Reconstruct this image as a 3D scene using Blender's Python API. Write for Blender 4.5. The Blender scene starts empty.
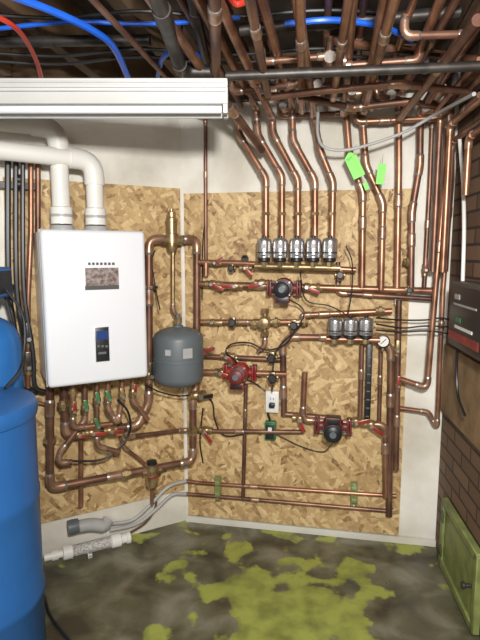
import bpy, bmesh, math, random
from mathutils import Vector, Matrix
random.seed(7)
S=bpy.context.scene
# ------------------------------------------------------------------ survey frame
TH=math.radians(7.5); cs,sn=math.cos(TH),math.sin(TH); F=500.0
CAM=Vector((0,0,1.5))
def ray(u,v):
    a=(u-240)/F; b=(v-320)/F
    return Vector((a, cs-b*sn, -sn-b*cs))
C0=Vector((-.302,2.673,0)); C1=Vector((1.014,2.426,0))
exB=(C1-C0).normalized(); nB=Vector((exB.y,-exB.x,0))
exL=Vector((.881,.473,0)).normalized(); nL=Vector((exL.y,-exL.x,0))
exR=Vector((-.108,-.994,0)).normalized(); nR=Vector((exR.y,-exR.x,0))
W={'B':(C0,exB,nB),'L':(C0,exL,nL),'R':(C1,exR,nR)}
Zax=Vector((0,0,1))
def P(w,u,v,off=.07):
    O,ex,n=W[w]; d=ray(u,v); t=(O+n*off-CAM).dot(n)/d.dot(n)
    return CAM+d*t
def inside(p,m=.05):
    p=p.copy()
    for O,n in ((C0,nB),(C0,nL),(C1,nR)):
        k=(p-O).dot(n)
        if k<m: p=p+n*(m-k)
    return p
def PZ(u,v,z):
    d=ray(u,v); return inside(CAM+d*((z-1.5)/d.z))
def WM(w):
    O,ex,n=W[w]; ey=-n
    return Matrix(((ex.x,ey.x,0,O.x),(ex.y,ey.y,0,O.y),(0,0,1,0),(0,0,0,1)))
def FR(p,x,z):
    x=x.normalized(); z=(z-x*z.dot(x)).normalized(); y=z.cross(x)
    return Matrix(((x.x,y.x,z.x,p.x),(x.y,y.y,z.y,p.y),(x.z,y.z,z.z,p.z),(0,0,0,1)))
# ------------------------------------------------------------------ materials
def newmat(name):
    m=bpy.data.materials.new(name); m.use_nodes=True
    return m,m.node_tree.nodes,m.node_tree.links,m.node_tree.nodes['Principled BSDF']
def mat(name,col,rough=.5,metal=0,var=.25,scale=12,bump=0,col2=None,emit=0,coat=0):
    m,N,L,b=newmat(name)
    tc=N.new('ShaderNodeTexCoord'); nz=N.new('ShaderNodeTexNoise'); nz.inputs['Scale'].default_value=scale; nz.inputs['Detail'].default_value=5
    L.new(tc.outputs['Object'],nz.inputs['Vector'])
    r=N.new('ShaderNodeValToRGB'); L.new(nz.outputs['Fac'],r.inputs[0])
    c2=col2 or tuple(c*(1-var) for c in col)
    r.color_ramp.elements[0].position=.35; r.color_ramp.elements[1].position=.65
    r.color_ramp.elements[0].color=(*c2,1); r.color_ramp.elements[1].color=(*col,1)
    L.new(r.outputs[0],b.inputs['Base Color'])
    b.inputs['Roughness'].default_value=rough; b.inputs['Metallic'].default_value=metal
    b.inputs['Coat Weight'].default_value=coat
    if bump:
        bp=N.new('ShaderNodeBump'); bp.inputs['Strength'].default_value=bump; bp.inputs['Distance'].default_value=.01
        L.new(nz.outputs['Fac'],bp.inputs['Height']); L.new(bp.outputs[0],b.inputs['Normal'])
    if emit:
        b.inputs['Emission Color'].default_value=(*col,1); b.inputs['Emission Strength'].default_value=emit
    return m
COP=mat('copper',(.47,.25,.155),.36,.65,scale=9,col2=(.22,.10,.06))
COPD=mat('copper_aged',(.30,.16,.105),.42,.6,scale=7,col2=(.12,.06,.045))
COPB=mat('copper_fitting',(.54,.34,.235),.34,.65,scale=20,col2=(.29,.16,.105))
SOLD=mat('solder',(.44,.40,.36),.35,.7,.3,scale=30)
BRASS=mat('brass',(.46,.34,.18),.35,.7,scale=25,col2=(.25,.17,.085))
PVC=mat('white_pvc',(.80,.78,.73),.35,0,.06,scale=3)
FIXW=mat('fixture_white',(.54,.54,.52),.45,0,.08,scale=3)
ENAM=mat('white_enamel',(.74,.76,.79),.3,0,.02,scale=2,coat=.2)
BLACK=mat('black_plastic',(.018,.018,.02),.4,0,.3)
STEEL=mat('black_iron',(.075,.066,.06),.45,.5,.5,scale=20)
GREY=mat('tank_grey',(.12,.14,.15),.45,0,.15,scale=6)
LGREY=mat('light_grey_plastic',(.42,.42,.41),.5,0,.15)
SILV=mat('brushed_silver',(.60,.60,.61),.28,.85,.2,scale=30)
RED=mat('red_paint',(.36,.025,.02),.4,0,.5,scale=20)
DRED=mat('cast_red',(.19,.03,.025),.45,0,.5,scale=25)
GREEN=mat('green_paint',(.03,.20,.07),.4,0,.3)
TAG=mat('fluorescent_green_tag',(.22,.80,.10),.5,0,.05)
BLUEP=mat('blue_pex',(.02,.14,.75),.3,0,.2)
REDP=mat('red_pex',(.6,.05,.03),.35,0,.2)
BARREL=mat('blue_polyethylene',(.02,.12,.36),.42,0,.18,scale=4,bump=.15)
TANKB=mat('blue_fibreglass',(.025,.16,.46),.3,0,.15,scale=5)
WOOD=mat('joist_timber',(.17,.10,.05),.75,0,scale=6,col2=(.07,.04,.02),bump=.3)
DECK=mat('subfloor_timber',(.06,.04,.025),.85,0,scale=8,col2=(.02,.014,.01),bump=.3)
PLANK=mat('tan_plank',(.32,.21,.11),.7,0,scale=10,col2=(.19,.12,.06),bump=.2)
HATCH=mat('dull_green_paint',(.25,.29,.09),.5,0,scale=14,col2=(.16,.19,.06),bump=.2)
CLEAR=mat('neutralizer_media',(.62,.60,.56),.6,0,scale=120,col2=(.25,.24,.22))
SCREEN=mat('lcd_dark_blue',(.02,.05,.16),.2,0,.2,emit=.2)
STICK=mat('sticker_print',(.34,.28,.25),.4,0,scale=60,col2=(.08,.05,.045))
CTRL=mat('control_box_grey',(.07,.065,.06),.45,0,.2)
def nd(N,t,**k):
    n=N.new(t)
    for a,b in k.items(): setattr(n,a,b)
    return n
def osb():
    m,N,L,b=newmat('osb_strand_board')
    tc=nd(N,'ShaderNodeTexCoord')
    outs=[]
    for i,(rot,off) in enumerate(((.35,0),(1.35,3.1),(2.3,7.7))):
        mp=nd(N,'ShaderNodeMapping'); mp.vector_type='POINT'
        mp.inputs['Rotation'].default_value=(0,rot,0); mp.inputs['Location'].default_value=(off,0,off)
        L.new(tc.outputs['Object'],mp.inputs[0])
        m2=nd(N,'ShaderNodeMapping'); m2.inputs['Scale'].default_value=(16,0,50); L.new(mp.outputs[0],m2.inputs[0])
        v=nd(N,'ShaderNodeTexVoronoi'); v.inputs['Scale'].default_value=1; L.new(m2.outputs[0],v.inputs['Vector'])
        s=nd(N,'ShaderNodeSeparateColor'); L.new(v.outputs['Color'],s.inputs[0]); outs.append(s)
    def mix(fac,a,c):
        x=nd(N,'ShaderNodeMix'); L.new(fac,x.inputs['Factor']); L.new(a,x.inputs['A']); L.new(c,x.inputs['B']); return x.outputs['Result']
    def gt(o,th):
        q=nd(N,'ShaderNodeMath',operation='GREATER_THAN'); L.new(o,q.inputs[0]); q.inputs[1].default_value=th; return q.outputs[0]
    a=mix(gt(outs[0].outputs['Green'],.5),outs[1].outputs['Red'],outs[0].outputs['Red'])
    a=mix(gt(outs[2].outputs['Green'],.62),a,outs[2].outputs['Red'])
    nz=nd(N,'ShaderNodeTexNoise'); nz.inputs['Scale'].default_value=60; L.new(tc.outputs['Object'],nz.inputs['Vector'])
    nz2=nd(N,'ShaderNodeTexNoise'); nz2.inputs['Scale'].default_value=3; L.new(tc.outputs['Object'],nz2.inputs['Vector'])
    ad=nd(N,'ShaderNodeMath',operation='MULTIPLY_ADD'); L.new(nz.outputs['Fac'],ad.inputs[0]); ad.inputs[1].default_value=.6; L.new(a,ad.inputs[2])
    ad2=nd(N,'ShaderNodeMath',operation='MULTIPLY_ADD'); L.new(nz2.outputs['Fac'],ad2.inputs[0]); ad2.inputs[1].default_value=.3; L.new(ad.outputs[0],ad2.inputs[2])
    sc=nd(N,'ShaderNodeMath',operation='MULTIPLY'); L.new(ad2.outputs[0],sc.inputs[0]); sc.inputs[1].default_value=.55
    r=nd(N,'ShaderNodeValToRGB'); e=r.color_ramp.elements
    e[0].position=.2; e[0].color=(.20,.105,.035,1); e[1].position=.85; e[1].color=(.74,.55,.29,1)
    x=e.new(.32); x.color=(.40,.255,.11,1); x=e.new(.6); x.color=(.55,.38,.175,1)
    L.new(sc.outputs[0],r.inputs[0]); L.new(r.outputs[0],b.inputs['Base Color'])
    b.inputs['Roughness'].default_value=.6
    bp=nd(N,'ShaderNodeBump'); bp.inputs['Strength'].default_value=.35; bp.inputs['Distance'].default_value=.004
    L.new(a,bp.inputs['Height']); L.new(bp.outputs[0],b.inputs['Normal'])
    return m
OSB=osb()
def plaster():
    m,N,L,b=newmat('painted_concrete_wall')
    tc=nd(N,'ShaderNodeTexCoord'); n1=nd(N,'ShaderNodeTexNoise'); n1.inputs['Scale'].default_value=2.2; n1.inputs['Detail'].default_value=8
    L.new(tc.outputs['Object'],n1.inputs['Vector'])
    r=nd(N,'ShaderNodeValToRGB'); e=r.color_ramp.elements
    e[0].position=.3; e[0].color=(.54,.50,.40,1); e[1].position=.56; e[1].color=(.86,.83,.75,1)
    L.new(n1.outputs['Fac'],r.inputs[0])
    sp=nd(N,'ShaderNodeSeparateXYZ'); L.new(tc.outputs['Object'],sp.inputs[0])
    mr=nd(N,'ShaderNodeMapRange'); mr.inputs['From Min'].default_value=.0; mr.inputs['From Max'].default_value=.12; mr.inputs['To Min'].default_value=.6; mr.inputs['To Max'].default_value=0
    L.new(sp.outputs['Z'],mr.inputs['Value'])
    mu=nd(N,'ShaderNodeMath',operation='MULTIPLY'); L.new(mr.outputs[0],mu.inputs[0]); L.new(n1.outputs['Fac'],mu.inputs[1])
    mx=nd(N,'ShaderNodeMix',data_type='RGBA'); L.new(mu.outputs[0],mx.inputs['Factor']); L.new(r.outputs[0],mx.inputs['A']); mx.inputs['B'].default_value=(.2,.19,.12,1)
    L.new(mx.outputs['Result'],b.inputs['Base Color']); b.inputs['Roughness'].default_value=.8
    n2=nd(N,'ShaderNodeTexNoise'); n2.inputs['Scale'].default_value=25; n2.inputs['Detail'].default_value=8; L.new(tc.outputs['Object'],n2.inputs['Vector'])
    bp=nd(N,'ShaderNodeBump'); bp.inputs['Strength'].default_value=.35; bp.inputs['Distance'].default_value=.01
    L.new(n2.outputs['Fac'],bp.inputs['Height']); L.new(bp.outputs[0],b.inputs['Normal'])
    return m
WALL=plaster()
def brick():
    m,N,L,b=newmat('dark_brick')
    tc=nd(N,'ShaderNodeTexCoord'); sp=nd(N,'ShaderNodeSeparateXYZ'); L.new(tc.outputs['Object'],sp.inputs[0])
    cb=nd(N,'ShaderNodeCombineXYZ'); L.new(sp.outputs['X'],cb.inputs['X']); L.new(sp.outputs['Z'],cb.inputs['Y'])
    br=nd(N,'ShaderNodeTexBrick'); L.new(cb.outputs[0],br.inputs['Vector'])
    br.inputs['Scale'].default_value=1; br.inputs['Brick Width'].default_value=.21; br.inputs['Row Height'].default_value=.07; br.inputs['Mortar Size'].default_value=.006
    br.inputs['Color1'].default_value=(.13,.075,.045,1); br.inputs['Color2'].default_value=(.21,.125,.075,1); br.inputs['Mortar'].default_value=(.045,.032,.024,1)
    L.new(br.outputs['Color'],b.inputs['Base Color']); b.inputs['Roughness'].default_value=.8
    bp=nd(N,'ShaderNodeBump'); bp.invert=True; bp.inputs['Strength'].default_value=.8; bp.inputs['Distance'].default_value=.01
    L.new(br.outputs['Fac'],bp.inputs['Height']); L.new(bp.outputs[0],b.inputs['Normal'])
    return m
BRICK=brick()
def floorm():
    m,N,L,b=newmat('worn_painted_concrete')
    tc=nd(N,'ShaderNodeTexCoord')
    def noise(sc,det=8,dist=0):
        n=nd(N,'ShaderNodeTexNoise'); n.inputs['Scale'].default_value=sc; n.inputs['Detail'].default_value=det; n.inputs['Distortion'].default_value=dist
        L.new(tc.outputs['Object'],n.inputs['Vector']); return n.outputs['Fac']
    r=nd(N,'ShaderNodeValToRGB'); e=r.color_ramp.elements
    e[0].position=.36; e[0].color=(.06,.052,.033,1); e[1].position=.68; e[1].color=(.25,.235,.17,1)
    x=e.new(.5); x.color=(.125,.12,.07,1)
    L.new(noise(5,10,.4),r.inputs[0])
    tot=None
    # where the old floor paint survives: (x, y, radius, weight)
    for (cx,cy,rad,wt) in ((.18,1.80,.46,.36),(.02,2.12,.22,.10),(.40,2.27,.26,.17),(.58,2.12,.2,.13),(-.05,2.45,.35,.10),(.80,1.92,.3,-.15),(-.58,2.02,.38,-.16)):
        d=nd(N,'ShaderNodeVectorMath',operation='DISTANCE'); L.new(tc.outputs['Object'],d.inputs[0]); d.inputs[1].default_value=(cx,cy,0)
        mr=nd(N,'ShaderNodeMapRange'); mr.inputs['From Max'].default_value=rad; mr.inputs['To Min'].default_value=wt; mr.inputs['To Max'].default_value=0
        L.new(d.outputs['Value'],mr.inputs['Value'])
        if tot is None: tot=mr.outputs[0]
        else:
            a=nd(N,'ShaderNodeMath',operation='ADD'); L.new(tot,a.inputs[0]); L.new(mr.outputs[0],a.inputs[1]); tot=a.outputs[0]
    a=nd(N,'ShaderNodeMath',operation='ADD'); L.new(tot,a.inputs[0]); L.new(noise(4.5,12,.2),a.inputs[1])
    k=nd(N,'ShaderNodeMapRange'); k.inputs['From Min'].default_value=.565; k.inputs['From Max'].default_value=.605; k.inputs['To Max'].default_value=.95; L.new(a.outputs[0],k.inputs['Value'])
    pr=nd(N,'ShaderNodeValToRGB'); pe=pr.color_ramp.elements
    pe[0].position=.32; pe[0].color=(.18,.20,.045,1); pe[1].position=.6; pe[1].color=(.37,.41,.085,1)
    L.new(noise(9,8),pr.inputs[0])
    mx=nd(N,'ShaderNodeMix',data_type='RGBA'); L.new(k.outputs[0],mx.inputs['Factor']); L.new(r.outputs[0],mx.inputs['A']); L.new(pr.outputs[0],mx.inputs['B'])
    L.new(mx.outputs['Result'],b.inputs['Base Color'])
    rr=nd(N,'ShaderNodeMapRange'); rr.inputs['From Min'].default_value=.4; rr.inputs['From Max'].default_value=.6; rr.inputs['To Min'].default_value=.18; rr.inputs['To Max'].default_value=.55
    L.new(noise(3,4),rr.inputs['Value']); L.new(rr.outputs[0],b.inputs['Roughness'])
    bp=nd(N,'ShaderNodeBump'); bp.inputs['Strength'].default_value=.3; bp.inputs['Distance'].default_value=.01
    L.new(noise(14,8),bp.inputs['Height']); L.new(bp.outputs[0],b.inputs['Normal'])
    return m
FLOOR=floorm()
# ------------------------------------------------------------------ mesh builder
class MB:
    def __init__(s,name): s.name=name; s.bm=bmesh.new(); s.mats=[]
    def mi(s,m):
        if m not in s.mats: s.mats.append(m)
        return s.mats.index(m)
    def box(s,m,M,size,bev=0,seg=2):
        i=s.mi(m)
        r=bmesh.ops.create_cube(s.bm,size=1,matrix=M@Matrix.Diagonal((*size,1)))
        vs=r['verts']; fs=set(f for v in vs for f in v.link_faces)
        for f in fs: f.material_index=i
        if bev:
            es=set(e for v in vs for e in v.link_edges)
            bmesh.ops.bevel(s.bm,geom=list(es),offset=bev,segments=seg,affect='EDGES',profile=.5)
        return s
    def ring(s,c,x,y,r,seg):
        return [s.bm.verts.new(c+x*(r*math.cos(2*math.pi*k/seg))+y*(r*math.sin(2*math.pi*k/seg))) for k in range(seg)]
    def bridge(s,A,B,i):
        n=max(len(A),len(B))
        for k in range(n):
            k2=(k+1)%n
            if len(A)==1: vs=[A[0],B[k2],B[k]]
            elif len(B)==1: vs=[A[k],A[k2],B[0]]
            else: vs=[A[k],A[k2],B[k2],B[k]]
            f=s.bm.faces.new(vs); f.material_index=i; f.smooth=True
    def lathe(s,m,p,axis,prof,seg=20):
        i=s.mi(m); axis=axis.normalized(); x=axis.orthogonal().normalized(); y=axis.cross(x)
        rs=[]
        for r,h in prof:
            c=p+axis*h
            rs.append([s.bm.verts.new(c)] if r<1e-6 else s.ring(c,x,y,r,seg))
        for a,b in zip(rs,rs[1:]): s.bridge(a,b,i)
        if len(rs[0])>1: f=s.bm.faces.new(rs[0][::-1]); f.material_index=i
        if len(rs[-1])>1: f=s.bm.faces.new(rs[-1]); f.material_index=i
        return s
    def cyl(s,m,a,b,r,seg=14,r2=None):
        return s.lathe(m,a,b-a,[(r,0),(r if r2 is None else r2,(b-a).length)],seg)
    def sweep(s,m,pts,r,seg=10):
        i=s.mi(m); pts=[p for k,p in enumerate(pts) if k==0 or (p-pts[k-1]).length>1e-5]
        t=(pts[1]-pts[0]).normalized(); x=t.orthogonal().normalized(); rs=[]
        for k,p in enumerate(pts):
            if k==0: t=pts[1]-pts[0]
            elif k==len(pts)-1: t=pts[-1]-pts[-2]
            else: t=(pts[k+1]-p).normalized()+(p-pts[k-1]).normalized()
            t.normalize(); x=(x-t*x.dot(t)).normalized(); y=t.cross(x)
            rs.append(s.ring(p,x,y,r,seg))
        for a,b in zip(rs,rs[1:]): s.bridge(a,b,i)
        f=s.bm.faces.new(rs[0][::-1]); f.material_index=i
        f=s.bm.faces.new(rs[-1]); f.material_index=i
        return s
    def pipe(s,m,pts,r,fit=None,fillet=2.2,seg=12,fr=1.18,ext=1.3,solder=None):
        out=[pts[0]]
        for k in range(1,len(pts)-1):
            a,b,c=pts[k-1],pts[k],pts[k+1]
            d1=(a-b);d2=(c-b); ang=d1.angle(d2)
            q=min(fillet*r*(1 if ang<2 else .6), d1.length*.45, d2.length*.45)
            d1=d1.normalized(); d2=d2.normalized()
            A=b+d1*q; B=b+d2*q
            arc=[A*(1-t)**2+b*2*t*(1-t)+B*t*t for t in [j/5 for j in range(6)]]
            out+=arc
            if fit and ang<3.0:
                e1=min(ext*r,(a-A).length*.9); e2=min(ext*r,(c-B).length*.9)
                s.sweep(fit,[A+d1*e1]+arc+[B+d2*e2],r*fr,seg)
                if solder:
                    s.lathe(solder,A+d1*e1,d1,[(r*1.2,-.12*r),(r*1.03,.5*r)],seg); s.lathe(solder,B+d2*e2,d2,[(r*1.2,-.12*r),(r*1.03,.5*r)],seg)
        out.append(pts[-1])
        return s.sweep(m,out,r,seg)
    def hose(s,m,pts,r,seg=8,n=6):
        q=[pts[0]*2-pts[1]]+pts+[pts[-1]*2-pts[-2]]; out=[]
        for k in range(1,len(q)-2):
            p0,p1,p2,p3=q[k-1:k+3]
            for j in range(n):
                t=j/n
                out.append(.5*((2*p1)+(p2-p0)*t+(2*p0-5*p1+4*p2-p3)*t*t+(3*p1-p0-3*p2+p3)*t**3))
        out.append(pts[-1]); return s.sweep(m,out,r,seg)
    def done(s,M=None,smooth=True):
        me=bpy.data.meshes.new(s.name)
        bmesh.ops.recalc_face_normals(s.bm,faces=s.bm.faces)
        s.bm.to_mesh(me); s.bm.free()
        for m in s.mats: me.materials.append(m)
        if smooth:
            for p in me.polygons: p.use_smooth=True
            me.set_sharp_from_angle(angle=math.radians(38))
        o=bpy.data.objects.new(s.name,me); S.collection.objects.link(o)
        if M is not None: o.matrix_world=M
        return o
def wbox(name,w,s0,s1,z0,z1,o0,o1,m,bev=0):
    b=MB(name); b.box(m,Matrix.Translation(((s0+s1)/2,-(o0+o1)/2,(z0+z1)/2)),(s1-s0,o1-o0,z1-z0),bev)
    return b.done(WM(w))
def prism(name,poly,z0,z1,m):
    b=MB(name); i=b.mi(m)
    A=[b.bm.verts.new((x,y,z0)) for x,y in poly]; B=[b.bm.verts.new((x,y,z1)) for x,y in poly]
    b.bm.faces.new(A[::-1]); b.bm.faces.new(B)
    for k in range(len(poly)):
        k2=(k+1)%len(poly); b.bm.faces.new([A[k],A[k2],B[k2],B[k]])
    return b.done(smooth=False)
# ------------------------------------------------------------------ room shell
LE=C0-exL*2.6; RE=C1+exR*4.0; LB=(C1-C0).length
poly=[(C0.x,C0.y),(LE.x,LE.y),(LE.x,RE.y),(RE.x,RE.y),(C1.x,C1.y)]
prism('floor',poly,-.1,0,FLOOR)
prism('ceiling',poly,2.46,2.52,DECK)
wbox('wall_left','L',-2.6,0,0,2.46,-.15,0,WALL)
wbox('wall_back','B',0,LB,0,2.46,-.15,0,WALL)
wbox('wall_right','R',0,4.0,0,2.46,-.15,0,BRICK)
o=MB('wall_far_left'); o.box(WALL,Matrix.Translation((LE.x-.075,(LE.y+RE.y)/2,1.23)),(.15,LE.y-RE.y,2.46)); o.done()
wbox('rim_board','B',.03,LB-.03,2.25,2.455,.002,.035,WOOD)
wbox('rim_board','L',-2.5,-.03,2.25,2.455,.002,.035,WOOD)
jo=MB('ceiling_joists')
for k in range(-7,5):
    s=.12+.36*k
    base=C0+exB*s
    st=.05
    if s<0:
        st=(C0-base).dot(nL)/ (nB.dot(nL)); st+=.06
    a=base+nB*st; b=base+nB*3.8
    if s>LB-.05: continue
    c=(a+b)/2; c.z=2.355
    jo.box(WOOD,FR(c,nB,Zax),((b-a).length,.045,.205),.003,1)
jo.done()
def zs(w,u,v,off=0):
    p=P(w,u,v,off); O,ex,n=W[w]; return (p-O).dot(ex),p.z
zb0=zs('B',190,513)[1]; zb1=zs('B',190,194)[1]; sR=zs('B',404,400)[0]
wbox('osb_panel','B',.015,sR,zb0,zb1,.001,.02,OSB)
zl0=zs('L',180,489)[1]; zl1=zs('L',180,189)[1]; sL=zs('L',10,300)[0]
wbox('osb_panel','L',sL,-.02,zl0,zl1,.001,.02,OSB)
wbox('baseboard_back','B',.0,LB,0,.035,.001,.018,WALL)
# ------------------------------------------------------------------ copper runs
WP=.00235
def resolve(pts,w,off):
    out=[]
    for q in pts:
        if isinstance(q,Vector): out.append(q); continue
        ww,oo=w,off
        if len(q)>2: oo=q[2]
        if len(q)>3: ww=q[3]
        out.append(P(ww,q[0],q[1],oo))
    return out
def cp(wpx,pts,w='B',off=.07,m=None,name='copper_pipe',fit=COPB,r=None):
    b=MB(name); r=r or wpx*WP; pp=resolve(pts,w,off)
    b.pipe(m or random.choice((COP,COP,COPD)),pp,r,fit,solder=SOLD if fit is COPB else None)
    for a,c in zip(pp,pp[1:]):
        d=(c-a); 
        if fit and d.length>.35:
            for t in (.33+random.uniform(-.1,.1),):
                q=a+d*t; b.lathe(fit,q,d,[(r*1.16,-1.6*r),(r*1.16,1.6*r)],12)
                if fit is COPB: b.lathe(SOLD,q,d,[(r*1.03,-2.1*r),(r*1.19,-1.55*r),(r*1.1,-1.5*r),(r*1.1,1.5*r),(r*1.19,1.55*r),(r*1.03,2.1*r)],12)
    return b.done()
def drop(wpx,z,pts,off=.10,L=2.4,m=None):
    p0=P('B',pts[0][0],pts[0][1],off); p0.z=z
    rest=[inside(P('B',q[0],q[1],off if len(q)<3 else q[2]),.03) for q in pts[1:]]
    p0=inside(p0,.05)
    far=p0+nB*L
    return cp(wpx,[far,p0]+rest,m=m)
drop(6.5,2.13,[(238,125),(239,134),(266,178),(266,242)],.15)
drop(6.5,2.18,[(256,118),(258,135),(282,176),(282,242)],.15)
drop(6.5,2.13,[(272,125),(273,133),(298,180),(298,242)],.15)
drop(6.5,2.18,[(292,118),(293,140),(315,180),(315,242)],.15)
drop(6.5,2.13,[(314,125),(320,150),(333,182),(332,242)],.15)
drop(6.5,2.19,[(345,118),(350,160),(363,192),(362,288)],.11)
drop(6.5,2.14,[(362,125),(366,165),(383,203),(381,290)],.11)
drop(6.5,2.19,[(398,118),(399,170),(397,288)],.11)
drop(6.5,2.14,[(420,125),(420,165),(412,212),(411,290)],.11,m=COPD)
drop(6,2.14,[(448,130),(445,180),(427,388),(400,379)],.13)
drop(5,2.20,[(458,126),(455,180),(443,290),(437,428),(428,412),(399,408)],.06)
drop(4.5,2.2,[(432,122),(430,180),(424,290)],.05,m=COPD)
drop(4,2.17,[(206,118),(206,276)],.04,m=COPD)
# lateral overhead runs
cp(0,[PZ(300,96,2.10),PZ(352,108,2.10),PZ(420,100,2.10)],r=.014)
cp(0,[PZ(262,98,2.09),PZ(330,90,2.09),PZ(400,84,2.09),PZ(470,92,2.09)],r=.013,m=COPD)
cp(0,[PZ(330,40,2.22),PZ(478,60,2.22)],r=.015)
cp(0,[PZ(214,-30,2.12),PZ(216,62,2.12),PZ(212,84,2.12),PZ(262,150,1.98)],r=.017)
cp(0,[PZ(478,20,2.09),PZ(400,118,2.09)],r=.016,m=COPD)
cp(0,[PZ(500,-10,2.14),PZ(418,118,2.14)],r=.014)
cp(0,[PZ(246,-20,2.08),PZ(268,95,2.08)],r=.013,m=COPD)
# further branch runs under the joists
for (a,b_,z,r_,m_) in (((170,-20),(250,120),2.22,.012,COPD),((262,-20),(283,110),2.22,.013,COP),((300,-20),(302,112),2.12,.014,COP),
    ((330,-20),(322,100),2.23,.012,COPD),((352,-20),(333,100),2.10,.013,COP),((366,-20),(352,112),2.235,.013,COPD),((400,-20),(364,112),2.11,.014,COP),
    ((420,-20),(378,112),2.22,.012,COP),((462,-10),(396,105),2.2,.013,COPD),((480,60),(430,118),2.12,.012,COP),((480,95),(446,128),2.06,.012,COPD)):
    e=PZ(b_[0],b_[1],z)
    cp(0,[PZ(a[0],a[1],z),e] if z>2.16 else [PZ(a[0],a[1],z),e,e+Vector((0,.0,.07))],r=r_,m=m_)
for (a,b_,z,r_) in (((232,92),(300,84),2.16,.013),((280,116),(345,114),2.16,.012),((338,66),(420,60),2.16,.013),((356,122),(440,118),2.10,.013),((262,62),(330,56),2.16,.011),((376,96),(452,108),2.13,.012),((404,36),(474,34),2.16,.012)):
    cp(0,[PZ(a[0],a[1],z)+Zax*.06,PZ(a[0],a[1],z),PZ(b_[0],b_[1],z),PZ(b_[0],b_[1],z)+Zax*.06],r=r_,m=COPD if z==2.16 else None)
def tee(u,v,z,r=.016,m=COPB):
    p=inside(PZ(u,v,z),.08); b=MB('pipe_tee')
    b.cyl(m,p-nB*.04,p+nB*.04,r*1.15); b.cyl(m,p,p+exB*.045,r*1.15)
    b.cyl(SOLD,p+nB*.04,p+nB*.047,r*1.2); b.cyl(SOLD,p-nB*.047,p-nB*.04,r*1.2); b.cyl(SOLD,p+exB*.045,p+exB*.052,r*1.2)
    b.done()
for u,v,z in ((264,92,2.13),(284,108,2.18),(300,96,2.13),(318,88,2.18),(344,110,2.13),(352,94,2.18),(372,104,2.13),(390,98,2.14),(398,116,2.18),(424,110,2.13),(440,92,2.14),(252,78,2.13),(330,62,2.13)):
    tee(u,v,z)
# horizontal distribution rows on the back wall
cp(6,[(198,262),(240,263),(356,270)],off=.10)
cp(7,[(200,284),(436,291)],off=.10)
cp(5,[(338,262),(338,293),(432,299)],off=.075,m=COPD)
cp(6,[(201,322),(303,322),(303,315),(392,311)],off=.09)
cp(7,[(284,416),(283,345),(290,337),(381,338),(391,350),(389,516)],off=.06)
cp(6,[(396,470),(399,300)],off=.10)
cp(6,[(305,372),(303,414),(306,420),(385,425),(386,497)],off=.10)
cp(6,[(284,414),(330,418)],off=.06,m=COPD)
cp(6,[(198,356),(285,360)],off=.05,m=COPD)
cp(6.5,[(204,372),(286,374)],off=.09)
cp(4.5,[(246,384),(243,500)],off=.05)
cp(5,[(118,420,.12,'L'),(128,437,.10,'L'),(184,430,.06,'L'),(204,431,.06,'B'),(302,432,.06,'B')])
cp(5,[(362,345),(360,425)],off=.09,m=COPD)
cp(4.5,[(381,345),(379,425)],off=.05,m=COPD)
cp(4.5,[(186,481,.05,'L'),(200,483),(396,496)],off=.05)
cp(4.5,[(186,494,.05,'L'),(200,495),(388,511)],off=.05,m=COPD)
# boiler primary loop
cp(8,[(50,372,.16),(50,488),(193,461),(193,398),(197,384),(197,239),(149,239),(149,402),(138,425),(66,436),(63,372,.16)],w='L',off=.13)
cp(6,[(206,276,.1,'B'),(206,262,.1,'B')],w='B',m=COP)
cp(5,[(81,440),(81,506)],w='L',off=.10)
cp(5.5,[(73,372),(73,428),(112,424)],w='L',off=.20)
cp(5.5,[(85,372),(85,420),(60,452),(58,463),(72,462)],w='L',off=.16,m=COPD)
cp(5,[(108,372),(108,408),(118,424),(122,398),(122,372)],w='L',off=.22)
cp(5,[(97,372),(97,446),(120,452)],w='L',off=.19,m=COPD)
cp(5,[(133,372),(133,400),(148,420)],w='L',off=.17)
cp(4,[(120,437),(124,447),(152,470),(152,505)],w='L',off=.08)
cp(5,[(31,163),(31,232),(28,300),(28,388)],w='L',off=.09)
cp(5,[(38,163),(38,232)],w='L',off=.07,m=COPD)
cp(4,[(22,190),(24,400),(48,405)],w='L',off=.05)
cp(4.5,[(173,250),(173,310),(180,322)],w='L',off=.13,m=BRASS)
# steel overhead
cp(0,[PZ(226,76,2.07),PZ(480,66,2.07)],r=.015,m=STEEL,fit=STEEL,name='black_iron_pipe')
cp(0,[PZ(148,-30,2.12),PZ(182,72,2.12),PZ(214,72,2.12)],r=.022,m=STEEL,fit=STEEL,name='black_iron_pipe')
cp(0,[PZ(186,-30,2.2),PZ(206,60,2.2)],r=.016,m=STEEL,fit=STEEL,name='black_iron_pipe')
cp(0,[PZ(-20,42,2.225),PZ(150,40,2.225)],r=.018,m=STEEL,fit=STEEL,name='black_iron_pipe')
cp(0,[PZ(240,30,2.225),PZ(460,12,2.225)],r=.018,m=STEEL,fit=STEEL,name='black_iron_pipe')
def hose(name,m,pts,r,w='B',off=.1):
    b=MB(name); b.hose(m,resolve(pts,w,off),r); return b.done()
hose('blue_pex_tube',BLUEP,[PZ(-10,-12,2.2),PZ(50,10,2.2),PZ(92,30,2.19),PZ(114,48,2.18),PZ(130,82,2.16)],.011)
hose('blue_pex_tube',BLUEP,[PZ(-15,30,2.22),PZ(70,22,2.22),PZ(150,24,2.22),PZ(240,18,2.22)],.007)
hose('blue_pex_tube',BLUEP,[PZ(158,76,2.18),PZ(163,58,2.18),PZ(178,50,2.18),PZ(200,56,2.2)],.009)
hose('blue_pex_tube',BLUEP,[PZ(285,24,2.2),PZ(330,20,2.2),PZ(380,26,2.2),PZ(412,40,2.22)],.009)
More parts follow.
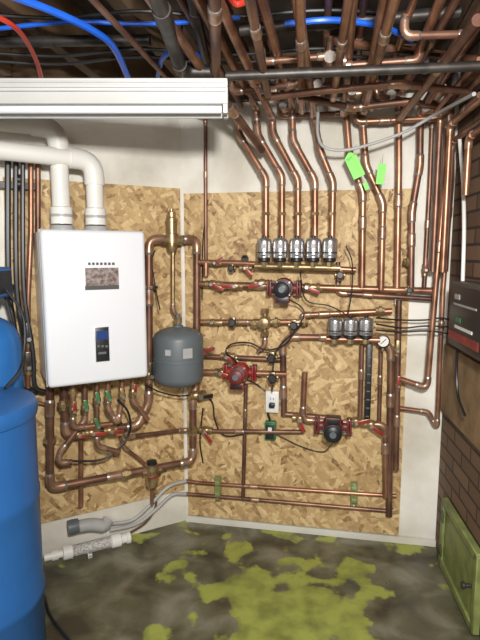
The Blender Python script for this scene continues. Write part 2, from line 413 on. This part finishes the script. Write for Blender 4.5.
hose('red_pex_tube',REDP,[PZ(-12,12,2.17),PZ(18,30,2.17),PZ(36,60,2.17),PZ(44,90,2.17)],.008)
hose('red_pex_tube',REDP,[PZ(222,-20,2.18),PZ(236,4,2.18),PZ(262,-8,2.18)],.009)
for z_,v_ in ((2.21,52),(2.2,60),(2.23,14)):
    hose('electrical_cable',BLACK,[PZ(-20,v_,z_),PZ(60,v_+4,z_),PZ(140,v_-3,z_),PZ(225,v_+3,z_),PZ(330,v_-4,z_),PZ(440,v_+3,z_)],.006)
hose('flexible_conduit',LGREY,[PZ(318,112,2.1),P('B',318,135,.25),P('B',326,148,.25),P('B',352,149,.25),P('B',400,134,.25),P('B',436,114,.3),PZ(474,94,2.02)],.007)
hb=MB('pipe_hangers')
for k in range(9):
    p=C0+exB*(.12+.14*k)+nB*(.35+.2*(k%2)); p.z=2.20
    hb.box(STEEL,FR(p,exB,Zax),(.02,.03,.09),.002,1)
hb.done()
# ------------------------------------------------------------------ fittings
def ball_valve(u,v,w='B',off=.10,d='h',r=.013,col=RED,ang=0,ln=6):
    O,ex,n=W[w]; p=P(w,u,v,off); ax=ex if d=='h' else Zax
    b=MB('ball_valve')
    b.lathe(BRASS,p,ax,[(1.4*r,-2.8*r),(1.4*r,-1.7*r),(1.1*r,-1.6*r),(1.65*r,-.7*r),(1.65*r,.7*r),(1.1*r,1.6*r),(1.4*r,1.7*r),(1.4*r,2.8*r)],12)
    b.cyl(BRASS,p+n*r,p+n*3*r,.55*r,10)
    la=(ax*math.cos(ang)+ax.cross(n)*math.sin(ang)).normalized()
    b.box(col,FR(p+n*3.1*r+la*ln*.36*r,la,n),(ln*r,1.5*r,.5*r),.15*r,2)
    b.lathe(SILV,p+n*3.2*r,n,[(.7*r,0),(.7*r,.5*r)],6)
    return b.done()
for a in [(213,284),(236,286),(307,287,),(228,356)]: ball_valve(a[0],a[1],ang=random.choice((0,.4,3.1)))
ball_valve(262,283,ang=2.8); ball_valve(206,430,off=.07,ang=.9); ball_valve(206,352,off=.07,ang=-.6)
ball_valve(246,268,off=.10,r=.011,ang=.8); ball_valve(216,263,off=.10,r=.011,ang=-.5)
ball_valve(213,322,off=.09,col=BRASS,r=.011)
ball_valve(222,372,off=.09,ang=.3); ball_valve(300,418,off=.08,ang=1.2); ball_valve(356,421,off=.10,ang=-.3); ball_valve(371,424,off=.10,ang=.6)
ball_valve(397,350,off=.10,d='v',r=.010,col=BRASS); ball_valve(425,270,off=.05,d='v',r=.01,col=RED)
ball_valve(398,385,off=.10,d='v',r=.010,col=RED)
for u,v,c,o in ((73,410,RED,.2),(85,408,GREEN,.18),(97,400,GREEN,.2),(108,398,GREEN,.22),(122,396,BRASS,.22),(133,392,RED,.17),(97,425,GREEN,.2)):
    ball_valve(u,v,'L',o,'v',.011,c,ang=random.uniform(-.3,.3),ln=5)
for u,v,o in ((92,432,.2),(110,430,.2),(78,434,.15)):
    ball_valve(u,v,'L',o,'h',.011,RED,ang=.1)
ball_valve(28,338,'L',.09,'v',.014,BLACK); ball_valve(28,366,'L',.09,'v',.014,BLACK)
ball_valve(149,375,'L',.13,'v',.014,BLACK); ball_valve(197,352,'L',.13,'v',.012,RED)
ball_valve(149,287,'L',.13,'h',.010,BLACK,ln=4)
ball_valve(197,395,'L',.15,'h',.016,BLACK,ln=5)
def black_body(u,v,w='B',off=.1,d='h',r=.02,name='check_valve'):
    O,ex,n=W[w]; p=P(w,u,v,off); ax=ex if d=='h' else Zax
    b=MB(name); b.lathe(BRASS,p,ax,[(.8*r,-1.3*r),(.8*r,-.8*r),(1.1*r,-.7*r),(1.1*r,.7*r),(.8*r,.8*r),(.8*r,1.3*r)],12)
    b.lathe(STEEL,p,n,[(1.0*r,0),(1.05*r,.6*r),(1.05*r,1.6*r),(.8*r,1.9*r)],8)
    b.box(BLACK,FR(p+n*1.0*r,ax,n),(1.5*r,2.9*r,1.2*r),.2*r,2)
    return b.done()
black_body(233,322,off=.09,r=.02); black_body(294,325,off=.09,r=.02); black_body(232,268,off=.10,r=.015)
black_body(272,357,off=.05,r=.022); black_body(273,377,off=.09,r=.022); black_body(340,275,off=.10,r=.018)
black_body(409,290,off=.11,d='v',r=.014)
def union(u,v,w='B',off=.1,d='h',r=.014):
    O,ex,n=W[w]; p=P(w,u,v,off); ax=ex if d=='h' else Zax
    b=MB('brass_union'); b.lathe(BRASS,p,ax,[(1.2*r,-1.5*r),(1.2*r,-.6*r),(1.7*r,-.5*r),(1.7*r,.6*r),(1.2*r,.7*r),(1.2*r,1.5*r)],8); return b.done()
for a in ((318,288),(380,311),(330,422),(304,322),(222,286),(255,324),(276,322),(408,262)): union(*a)
for u in (266,282,298,315,332): union(u,214,off=.15,d='v',r=.012)
union(50,440,'L',.13,'v',.018); union(193,430,'L',.13,'v',.018); union(125,474,'L',.13,'h',.018)
union(63,405,'L',.16,'v',.016); union(73,392,'L',.2,'v',.013)
# zone valve actuators: short round metal cans with a dark collar
def zone_bank(us,v,off,R,hm,name='zone_valve'):
    for u in us:
        p=P('B',u,v,off); b=MB(name); n=nB; q=p+n*.012
        b.lathe(SILV,q,Zax,[(R*.8,-hm*.5),(R,-hm*.46),(R,-hm*.26),(R*.94,-hm*.25),(R*.94,-hm*.21),(R,-hm*.20),(R,hm*.30),(R*.97,hm*.38),(R*.84,hm*.45),(R*.5,hm*.49),(0,hm*.5)],26)
        b.lathe(BLACK,q,Zax,[(R*.955,-hm*.255),(R*.955,-hm*.205)],26)
        b.lathe(BLACK,q-Zax*(hm*.5),Zax,[(R*.72,-.016),(R*.82,-.012),(R*.82,.004)],20)
        b.lathe(BLACK,q+Zax*(hm*.49),Zax,[(R*.3,0),(R*.3,.008),(R*.2,.010)],12)
        b.box(LGREY,FR(q+n*(R-.001)+Zax*hm*.08,exB,Zax),(R*.55,.004,hm*.24),.001,1)
        b.box(BLACK,FR(q+n*(R*.5)-Zax*hm*.36,exB,Zax),(R*.7,R*1.15,hm*.10),.002,1)
        b.lathe(BRASS,p-Zax*(hm/2+.03),Zax,[(.02,-.012),(.02,.02)],8)
        b.done()
zone_bank((264.5,280.5,297,313.5,330),248,.15,.0355,.098)
zone_bank((335,350.5,366),326,.13,.034,.086)
mm=MB('manifold_header'); a=P('B',255,266,.15); c=P('B',340,268,.15); mm.cyl(BRASS,a,c,.015)
for u in (264.5,280.5,297,313.5,330): mm.cyl(BRASS,P('B',u,262,.15),P('B',u,266,.15),.012)
mm.done()
mm=MB('manifold_header'); a=P('B',326,339,.13); c=P('B',380,340,.13); mm.cyl(COP,a,c,.014); mm.done()
def pump(u,v,off=.10,body=DRED,motor=BLACK,k=1.0,jb=-1):
    p=P('B',u,v,off); n=nB; b=MB('circulator_pump')
    b.lathe(body,p,n,[(.035*k,-.03*k),(.052*k,-.022*k),(.056*k,0),(.052*k,.022*k),(.046*k,.03*k)],24)
    b.lathe(body,p,n,[(.05*k,.03*k),(.05*k,.04*k)],24)
    prof=[(.042*k,.04*k)]
    for j in range(6): h=(.045+.013*j)*k; prof+=[(.044*k,h),(.044*k,h+.006*k),(.040*k,h+.007*k),(.040*k,h+.012*k)]
    prof+=[(.04*k,.125*k),(.03*k,.132*k),(0,.133*k)]
    b.lathe(motor,p,n,prof,24)
    b.lathe(GREY,p,n,[(.016*k,.13*k),(.016*k,.135*k)],18)
    for sg in (-1,1):
        q=p+exB*sg*.072*k
        b.cyl(body,p+exB*sg*.04*k,q,.024*k)
        b.box(body,FR(q,exB,Zax),(.012*k,.05*k,.085*k),.004*k,2)
        b.box(body,FR(q+exB*sg*.014*k,exB,Zax),(.011*k,.05*k,.085*k),.004*k,2)
        for z in (-1,1): b.lathe(SILV,q+Zax*z*.033*k-exB*.02*k,exB,[(.007*k,0),(.007*k,.045*k)],6)
    for j in range(4):
        aa=math.pi/4+j*math.pi/2; b.lathe(SILV,p+exB*.045*k*math.cos(aa)+Zax*.045*k*math.sin(aa),n,[(.005,.025*k),(.005,.047*k)],6)
    b.box(BLACK,FR(p+n*.075*k+Zax*jb*.055*k,exB,Zax),(.075*k,.06*k,.04*k),.006*k,2)
    return b.done()
pump(284,288,.11,DRED,BLACK,.92)
pump(240,372,.10,RED,DRED,.95,-1)
pump(333,426,.11,DRED,BLACK,1.0,1)
b=MB('mixing_valve'); p=P('B',265,322,.10)
b.lathe(BRASS,p,nB,[(.03,-.02),(.034,0),(.03,.02),(.018,.03),(.018,.05),(.026,.052),(.026,.066),(.01,.07)],16)
b.cyl(BRASS,p+Zax*-.05,p+Zax*.06,.014); b.cyl(BRASS,p-exB*.06,p+exB*.06,.016)
b.lathe(BRASS,p-Zax*.06,Zax,[(.02,-.01),(.02,.012)],8); b.lathe(BRASS,p+Zax*.055,Zax,[(.02,-.01),(.02,.012)],8)
b.done()
cp(5,[(265,333),(265,345),(258,352)],off=.10)
b=MB('pressure_gauge'); p=P('B',383,341,.12)
b.lathe(STEEL,p,nB,[(.030,-.012),(.032,.0),(.032,.014),(.028,.016)],24); b.lathe(PVC,p,nB,[(.025,.016),(.025,.0165)],24)
b.box(BLACK,FR(p+nB*.018,(exB+Zax).normalized(),nB),(.035,.003,.002)); b.cyl(BRASS,p-Zax*.03,p-Zax*.05,.007); b.done()
b=MB('cable_tray_strip'); a=P('B',370,344,.12); c=P('B',367,420,.12)
b.box(BLACK,FR((a+c)/2,exB,(a-c)),(.028,.015,(a-c).length),.004,2)
for j in range(9): b.box(GREY,FR(c+(a-c)*((j+.5)/9)+nB*.009,exB,a-c),(.016,.004,.006))
b.done()
def clamp(u,v,w='B',h=.12,m=BRASS,off=.03):
    O,ex,n=W[w]; p=P(w,u,v,off); b=MB('pipe_bracket')
    b.box(m,FR(p,ex,Zax),(.035,.02,h),.003,1)
    for z in (-.25,.25): b.lathe(m,p+Zax*h*z,ex,[(.022,-.012),(.022,.012)],14); b.lathe(SILV,p+Zax*h*z*1.7+n*.01,n,[(.006,0),(.006,.006)],6)
    b.done()
clamp(218,488,h=.13,off=.045,m=HATCH); clamp(354,494,h=.13,off=.045,m=HATCH)
clamp(20,182,'L',.04,BLACK,.08); clamp(245,262,'B',.05,BLACK,.05); clamp(150,300,'L',.04,SILV,.1); clamp(398,300,'B',.05,SILV,.06)
wbox('strut_channel','B',zs('B',406,292)[0],zs('B',432,292)[0],zs('B',412,293)[1]-.01,zs('B',412,293)[1]+.015,.022,.05,SILV)
b=MB('strut_channel'); a=P('L',-10,184,.045); c=P('L',40,188,.045); b.box(STEEL,FR((a+c)/2,exL,Zax),((c-a).length,.04,.03),.002,1); b.done()
# ------------------------------------------------------------------ boiler
front=.34
c=[P('L',u,v,front) for u,v in ((43,229),(146,231),(147,379),(45,387))]
ss=[(q-C0).dot(exL) for q in c]; zz=[q.z for q in c]
s0=(ss[0]+ss[3])/2; s1=(ss[1]+ss[2])/2; z1=(zz[0]+zz[1])/2; z0=(zz[2]+zz[3])/2
BM=MB('tankless_boiler'); ML=lambda s,off,z: Matrix.Translation((s,-off,z))
w_=s1-s0; h_=z1-z0
BM.box(ENAM,ML((s0+s1)/2,.167,(z0+z1)/2),(w_-.01,.286,h_-.01),.006,2)
BM.box(ENAM,ML((s0+s1)/2,.325,(z0+z1)/2),(w_,.045,h_),.018,4)
BM.box(LGREY,ML((s0+s1)/2,.30,(z0+z1)/2),(w_+.002,.004,h_+.002))
def onface(u,v):
    q=P('L',u,v,front+.008); return (q-C0).dot(exL),q.z
def facebox(m,u0,v0,u1,v1,th=.003,bev=0):
    a=onface(u0,v0); d=onface(u1,v1)
    BM.box(m,ML((a[0]+d[0])/2,front+.0078+th/2,(a[1]+d[1])/2),(abs(d[0]-a[0]),th,abs(a[1]-d[1])),bev,2)
facebox(STICK,85,268,119,289,.002); facebox(CTRL,85,286,119,289,.0025)
for j,u in enumerate((88,92,96,100,104,108,112)): facebox(CTRL,u,262.5,u+2.6,265,.002)
facebox(BLACK,94,327,110,361,.006,.0025); facebox(SCREEN,96,331,108,339,.007); 
for j in range(3): facebox(GREY,97+4*j,345,99.5+4*j,347,.007)
facebox(GREY,98,352,106,353.5,.007)
for fx in (.26,.60): BM.lathe(LGREY,Vector((s0+w_*fx,-.17,z1-.005)),Zax,[(.052,0),(.052,.02),(.046,.03)],24)
for fx in (.1,.22,.32,.45,.55,.68,.8,.9): BM.lathe(BRASS,Vector((s0+w_*fx,-.18,z0+.01)),Zax,[(.014,-.05),(.014,0)],10)
BM.done(WM('L'))
for fx,vz,off_ in ((.26,128,.17),(.60,161,.17)):
    base=C0+exL*(s0+w_*fx)+nL*.17; base.z=z1+.03
    zt=P('L',60 if fx<.5 else 98,vz,.17).z
    top=base.copy(); top.z=zt
    far=top-exL*1.25
    if fx>.5: far=top+(-exL*1.25+nL*.16)
    b=MB('pvc_flue_pipe'); r=.038
    b.pipe(PVC,[base,top,far],r,PVC,fillet=1.9,seg=24,fr=1.16,ext=.9)
    b.lathe(PVC,base,Zax,[(r*1.22,0),(r*1.22,.07),(r*1.05,.075)],24)
    b.lathe(LGREY,base+Zax*.03,Zax,[(r*1.26,0),(r*1.26,.012)],24)
    b.done()
for u,r_,o in ((8,.013,.10),(16,.012,.08),(23,.010,.13)):
    hose('black_conduit',BLACK,[(u,150),(u,250),(u+2,300),(u+10,352),(u+12,385),(u+22,392)],r_,'L',o)
hose('black_conduit',BLACK,[(-6,280),(6,300),(14,330),(22,345)],.006,'L',.2)
b=MB('air_separator'); p=P('L',172,240,.13)
b.lathe(BRASS,p,Zax,[(.018,-.06),(.026,-.045),(.026,-.02),(.032,-.018),(.032,.03),(.026,.034),(.026,.085),(.03,.087),(.03,.105),(.022,.11),(.022,.135),(.010,.14),(.010,.15)],20)
b.cyl(BRASS,p-exL*.05,p+exL*.05,.024); b.done()
b=MB('expansion_tank'); p=P('L',178.5,356,.20); R=.124
prof=[(0,-.155)]+[(R*math.sin(t),-.10-.055*math.cos(t)) for t in [j*math.pi/12 for j in range(1,7)]]+[(R,-.02),(R*1.025,-.018),(R*1.025,.0),(R,.002),(R,.09)]+[(R*math.cos(t),.09+.058*math.sin(t)) for t in [j*math.pi/12 for j in range(1,6)]]+[(.025,.148),(.025,.155),(.012,.157),(.012,.21)]
b.lathe(GREY,p,Zax,prof,36)
b.lathe(BRASS,p+Zax*.165,Zax,[(.02,0),(.02,.03)],8)
vd=(CAM-p); vd.z=0; vd.normalize()
for (aa,zc,ww,hh,mt) in ((.35,.035,.05,.05,LGREY),(-.4,.04,.03,.03,LGREY)):
    q=Matrix.Rotation(aa,3,'Z')@vd; b.box(mt,FR(p+q*(R+.0005)+Zax*zc,q.cross(Zax),Zax),(ww,.006,hh),.001,1)
b.done()
b=MB('fill_valve'); p=P('L',152,474,.14)
b.lathe(BRASS,p,Zax,[(.02,-.07),(.03,-.06),(.032,-.01),(.022,0),(.022,.02),(.034,.022),(.034,.05),(.026,.055),(.012,.06)],16)
b.lathe(BLACK,p+Zax*.05,Zax,[(.022,0),(.026,.004),(.026,.02),(.01,.024)],16)
b.cyl(BRASS,p-exL*.05+Zax*.015,p+exL*.05+Zax*.015,.015)
b.box(RED,FR(p+nL*.04-exL*.0,exL,nL),(.06,.012,.006),.002,1); b.done()
# ------------------------------------------------------------------ cables
def cable(pts,off=.12,r=.004,w='B',m=BLACK): hose('power_cable',m,pts,r,w,off)
cable([(237,362,.2),(226,352),(232,344),(250,343),(266,350),(284,345),(296,330),(304,322)])
cable([(272,396),(256,384),(246,380,.2)],.05)
cable([(290,300,.2),(300,306),(304,314),(296,330),(276,352),(272,392)],.12,.0035)
cable([(198,393,.13),(212,402),(215,420),(226,436),(262,430)],.05)
cable([(270,420),(268,412),(272,404)],.05,.006)
cable([(332,444,.2),(322,452),(300,446),(272,432)],.05,.003)
cable([(376,318,.16),(400,320),(425,320),(440,318),(450,320)],.12)
cable([(376,324,.16),(402,328),(425,326),(450,327)],.12)
cable([(376,330,.16),(400,332),(428,331),(450,334)],.14)
cable([(300,272,.2),(306,300),(330,306),(352,318,.2)],.14,.003)
cable([(346,246,.16),(352,262),(352,290),(348,314,.2)],.16,.003)
cable([(160,310,.2),(156,290),(152,262),(155,250)],.14,.003,'L')
cable([(146,385,.2),(160,392),(180,396),(200,393)],.16,.004,'L')
cable([(208,200),(203,240),(202,300)],.03,.003)
cable([(118,400,.24),(128,412,.22),(130,430),(120,447),(100,460),(60,461)],.16,.0055,'L')
cable([(203,408),(200,440),(203,463)],.04,.004)
# ------------------------------------------------------------------ outlets
b=MB('wall_outlet'); p=P('B',273,400,.022); 
b.box(PVC,FR(p+nB*.02,exB,Zax),(.07,.04,.115),.004,2); b.box(ENAM,FR(p+nB*.042,exB,Zax),(.036,.006,.07),.003,2)
for z in (-.02,.02):
    for x in (-.007,.007): b.box(BLACK,FR(p+nB*.046+Zax*z+exB*x,exB,Zax),(.003,.002,.010))
b.done()
b=MB('switch_box'); p=P('B',271,429,.022)
b.box(GREEN,FR(p+nB*.018,exB,Zax),(.058,.036,.10),.004,2); b.box(BLACK,FR(p+nB*.04,exB,Zax),(.050,.012,.086),.003,2); b.box(PVC,FR(p+nB*.048+Zax*.015,exB,Zax),(.02,.004,.02)); b.done()
b=MB('power_plug'); p=P('B',272,405,.07); b.box(BLACK,FR(p,exB,Zax),(.03,.04,.026),.006,2); b.done()
for (u,v,an,w_2,h_2) in ((355,167,.45,.055,.10),(349,157,-.5,.025,.045),(381,174,-.1,.036,.09),(366,186,.4,.02,.035)):
    b=MB('hanging_tag'); p=P('B',u,v,.2); x=Matrix.Rotation(an,3,nB)@exB; zt=Matrix.Rotation(an,3,nB)@Zax
    b.box(TAG,FR(p,x,zt),(w_2,.002,h_2),.0008,1); b.cyl(LGREY,p+zt*h_2*.5,p+zt*(h_2*.5+.05)-nB*.05,.001,6); b.done()
# ------------------------------------------------------------------ fluorescent fixture
a=PZ(228,93,2.03); 
b=MB('fluorescent_light_fixture'); Lf=1.25; y0=a.y; x1=a.x
cx=x1-Lf/2
T=lambda x,y,z: Matrix.Translation((x,y,z))
ZF=2.003
b.box(FIXW,T(cx,y0,ZF+.046),(Lf,.15,.008),.003,2)
prf=[(-.075,.042),(.075,.042),(.075,.026),(.05,-.020),(-.05,-.020),(-.075,.026)]
i=b.mi(FIXW)
A=[b.bm.verts.new((x1-Lf,y0+q[0],ZF+q[1])) for q in prf]; B_=[b.bm.verts.new((x1,y0+q[0],ZF+q[1])) for q in prf]
b.bm.faces.new(A); b.bm.faces.new(B_[::-1])
for k in range(6): k2=(k+1)%6; b.bm.faces.new([A[k],A[k2],B_[k2],B_[k]])
for yy in (-.03,.03):
    b.cyl(ENAM,Vector((x1-Lf+.02,y0+yy,ZF-.034)),Vector((x1-.02,y0+yy,ZF-.034)),.0125,16)
    for xx in (x1-Lf+.008,x1-.008): b.box(FIXW,T(xx,y0+yy,ZF-.03),(.016,.03,.036),.003,2)
b.box(LGREY,T(cx,y0-.070,ZF+.012),(Lf-.01,.004,.003))
b.box(FIXW,T(cx,y0-.072,ZF+.026),(Lf,.012,.010),.004,2); b.box(LGREY,T(cx,y0-.076,ZF+.036),(Lf-.01,.003,.004))
for xx in (x1-.15,x1-Lf+.15): b.cyl(STEEL,Vector((xx,y0,ZF+.05)),Vector((xx,y0,2.255)),.004,8)
b.done()
# ------------------------------------------------------------------ tanks at left
b=MB('brine_tank'); c=Vector((-.915,1.60,0)); R=.222; H=1.015
b.lathe(BARREL,c,Zax,[(R*.93,0),(R*.96,.03),(R*.97,.3),(R,.31),(R,.33),(R*.975,.34),(R*.985,.66),(R*1.0,.67),(R*1.0,.69),(R*.985,.70),(R*.99,H-.06),(R*1.02,H-.055),(R*1.03,H-.045),(R*1.03,H-.02),(R*1.0,H-.006),(R*.9,H),(R*.5,H+.010),(0,H+.013)],48)
b.done()
b=MB('water_softener_tank'); c=Vector((-1.01,1.97,0)); R=.125
b.lathe(TANKB,c,Zax,[(R*.9,0),(R,.03),(R,1.14)]+[(R*math.cos(t),1.14+.12*math.sin(t)) for t in (.3,.6,.9,1.2)]+[(.04,1.265),(.04,1.285)],32)
b.lathe(BLACK,c+Zax*1.28,Zax,[(.055,0),(.055,.03),(.045,.035),(.045,.05)],24)
b.box(BLACK,T(c.x,c.y,1.39),(.17,.15,.12),.015,3); b.box(CTRL,T(c.x,c.y-.08,1.39),(.13,.01,.08),.004,2); b.box(SCREEN,T(c.x,c.y-.086,1.40),(.05,.002,.025))
b.cyl(BLACK,c+Vector((.04,.08,1.36)),c+Vector((.04,.14,1.36)),.02); b.done()
hose('black_hose',BLACK,[PZ(44,596,.008),PZ(50,615,.008),PZ(62,632,.008),PZ(85,660,.008)],.007)
hose('black_hose',BLACK,[c+Vector((.09,0,1.36)),c+Vector((.16,-.02,1.25)),c+Vector((.17,-.08,1.08)),Vector((-.83,1.72,1.03))],.006)
# ------------------------------------------------------------------ condensate neutraliser & tubes
b=MB('condensate_neutralizer'); a=P('L',44,558,.075); c=P('L',130,537,.075); d=(c-a).normalized(); Ln=(c-a).length
b.cyl(PVC,a,a+d*Ln*.22,.018); b.lathe(PVC,a+d*Ln*.2,d,[(.028,0),(.034,.004),(.034,.045),(.028,.05)],20)
b.cyl(CLEAR,a+d*Ln*.28,a+d*Ln*.78,.028,20)
b.lathe(PVC,a+d*Ln*.76,d,[(.028,0),(.034,.004),(.034,.05),(.024,.055),(.024,.08),(.03,.082),(.03,.1),(.018,.105)],20)
b.lathe(PVC,a+d*Ln*.08,d,[(.024,0),(.024,.03)],16)
b.box(LGREY,FR(a+d*Ln*.5-Zax*.035,d,Zax),(.02,.07,.03),.003,1)
b.done()
b=MB('condensate_elbow'); b.pipe(LGREY,[P('L',70,528,.08),P('L',92,524,.08),P('L',104,526,.08),P('L',108,520,.06)],.026,LGREY,seg=18)
b.lathe(GREY,P('L',72,527,.08),exL,[(.034,-.02),(.036,0),(.034,.03)],18); b.done()
hose('vinyl_tube',LGREY,[(186,481),(168,487),(150,505),(132,520),(108,524)],.009,'L',.06)
hose('vinyl_tube',LGREY,[(186,494),(172,495),(154,511),(136,524),(110,530)],.009,'L',.06)
hose('vinyl_tube',COPD,[(152,490),(156,505),(146,522),(128,534)],.006,'L',.05)
# ------------------------------------------------------------------ right wall items
b=MB('electrical_control_box')
b.box(CTRL,T(.55,-.045,1.255),(.46,.084,.27),.008,2); b.box(BLACK,T(.55,-.089,1.255),(.43,.006,.24),.003,2)
b.box(RED,T(.52,-.093,1.17),(.34,.004,.035),.001,1); b.box(LGREY,T(.52,-.093,1.30),(.26,.003,.008)); b.box(LGREY,T(.43,-.093,1.33),(.06,.003,.02)); b.box(GREEN,T(.46,-.093,1.24),(.05,.003,.02)); b.box(PVC,T(.52,-.093,1.21),(.2,.003,.012))
b.box(SILV,T(.315,-.045,1.255),(.01,.03,.1),.002,1)
b.done(WM('R'))
wbox('plywood_backer','R',.04,1.2,.74,1.07,.001,.02,PLANK)
b=MB('access_hatch')
b.box(HATCH,T(.41,-.012,.18),(.42,.02,.30),.003,1)
for sz,pz in (((.46,.03,.035),(.41,-.018,.335)),((.46,.03,.035),(.41,-.018,.03)),((.035,.03,.33),(.19,-.018,.18)),((.035,.03,.33),(.63,-.018,.18))):
    b.box(HATCH,T(*pz),sz,.004,1)
for z in (.1,.27): b.box(STEEL,T(.21,-.036,z),(.03,.006,.05),.001,1)
b.lathe(STEEL,Vector((.58,-.025,.18)),Vector((0,-1,0)),[(.008,0),(.008,.02),(.014,.025),(.014,.035)],14)
b.done(WM('R'))
def RP(s,off,z): q=C1+exR*s+nR*off; q.z=z; return q
hose('white_conduit',PVC,[RP(.35,.05,1.39),RP(.33,.05,1.6),RP(.25,.04,1.8),RP(.20,.05,2.0)],.008)
for s_,o_,z_,m_ in ((.10,.05,2.0,COPD),(.2,.09,2.05,COP),(.33,.05,1.98,STEEL),(.42,.08,1.95,COP),(.15,.12,2.10,COPD)):
    b=MB('copper_pipe' if m_!=STEEL else 'black_iron_pipe'); b.pipe(m_,[RP(2.2,o_,z_),RP(s_,o_,z_),RP(s_,o_,z_-.22 if s_>.3 else 1.42)],.013,m_ if m_==STEEL else COPB); b.done()
hose('black_conduit',BLACK,[RP(.36,.06,1.12),RP(.34,.05,1.0),RP(.38,.05,.9),RP(.5,.06,.86)],.006)
# ------------------------------------------------------------------ camera
cam=bpy.data.cameras.new('camera'); co=bpy.data.objects.new('camera',cam); S.collection.objects.link(co)
co.location=CAM; co.rotation_euler=(math.radians(90-7.5),0,0)
cam.sensor_fit='VERTICAL'; cam.sensor_height=36; cam.sensor_width=27; cam.lens=36*F/640; cam.clip_start=.02
S.camera=co
# ------------------------------------------------------------------ lighting
def area(loc,tgt,size,e,col=(1,.98,.95)):
    l=bpy.data.lights.new('key_fill_light','AREA'); l.size=size; l.energy=e; l.color=col
    o=bpy.data.objects.new('key_fill_light',l); S.collection.objects.link(o); o.location=loc
    o.rotation_euler=(Vector(tgt)-Vector(loc)).to_track_quat('-Z','Y').to_euler()
area((.12,-.1,1.85),(.15,2.6,1.1),.12,58)
area((-.4,-1.0,1.9),(.1,2.5,.4),.9,32)  # added frontal fill, not a lamp in the room; flattens shading, lifts the floor
w=bpy.data.worlds.new('world'); S.world=w; w.use_nodes=True
w.node_tree.nodes['Background'].inputs[0].default_value=(.95,.97,1,1); w.node_tree.nodes['Background'].inputs[1].default_value=.36
try:
    S.view_settings.view_transform='Standard'
except Exception: pass
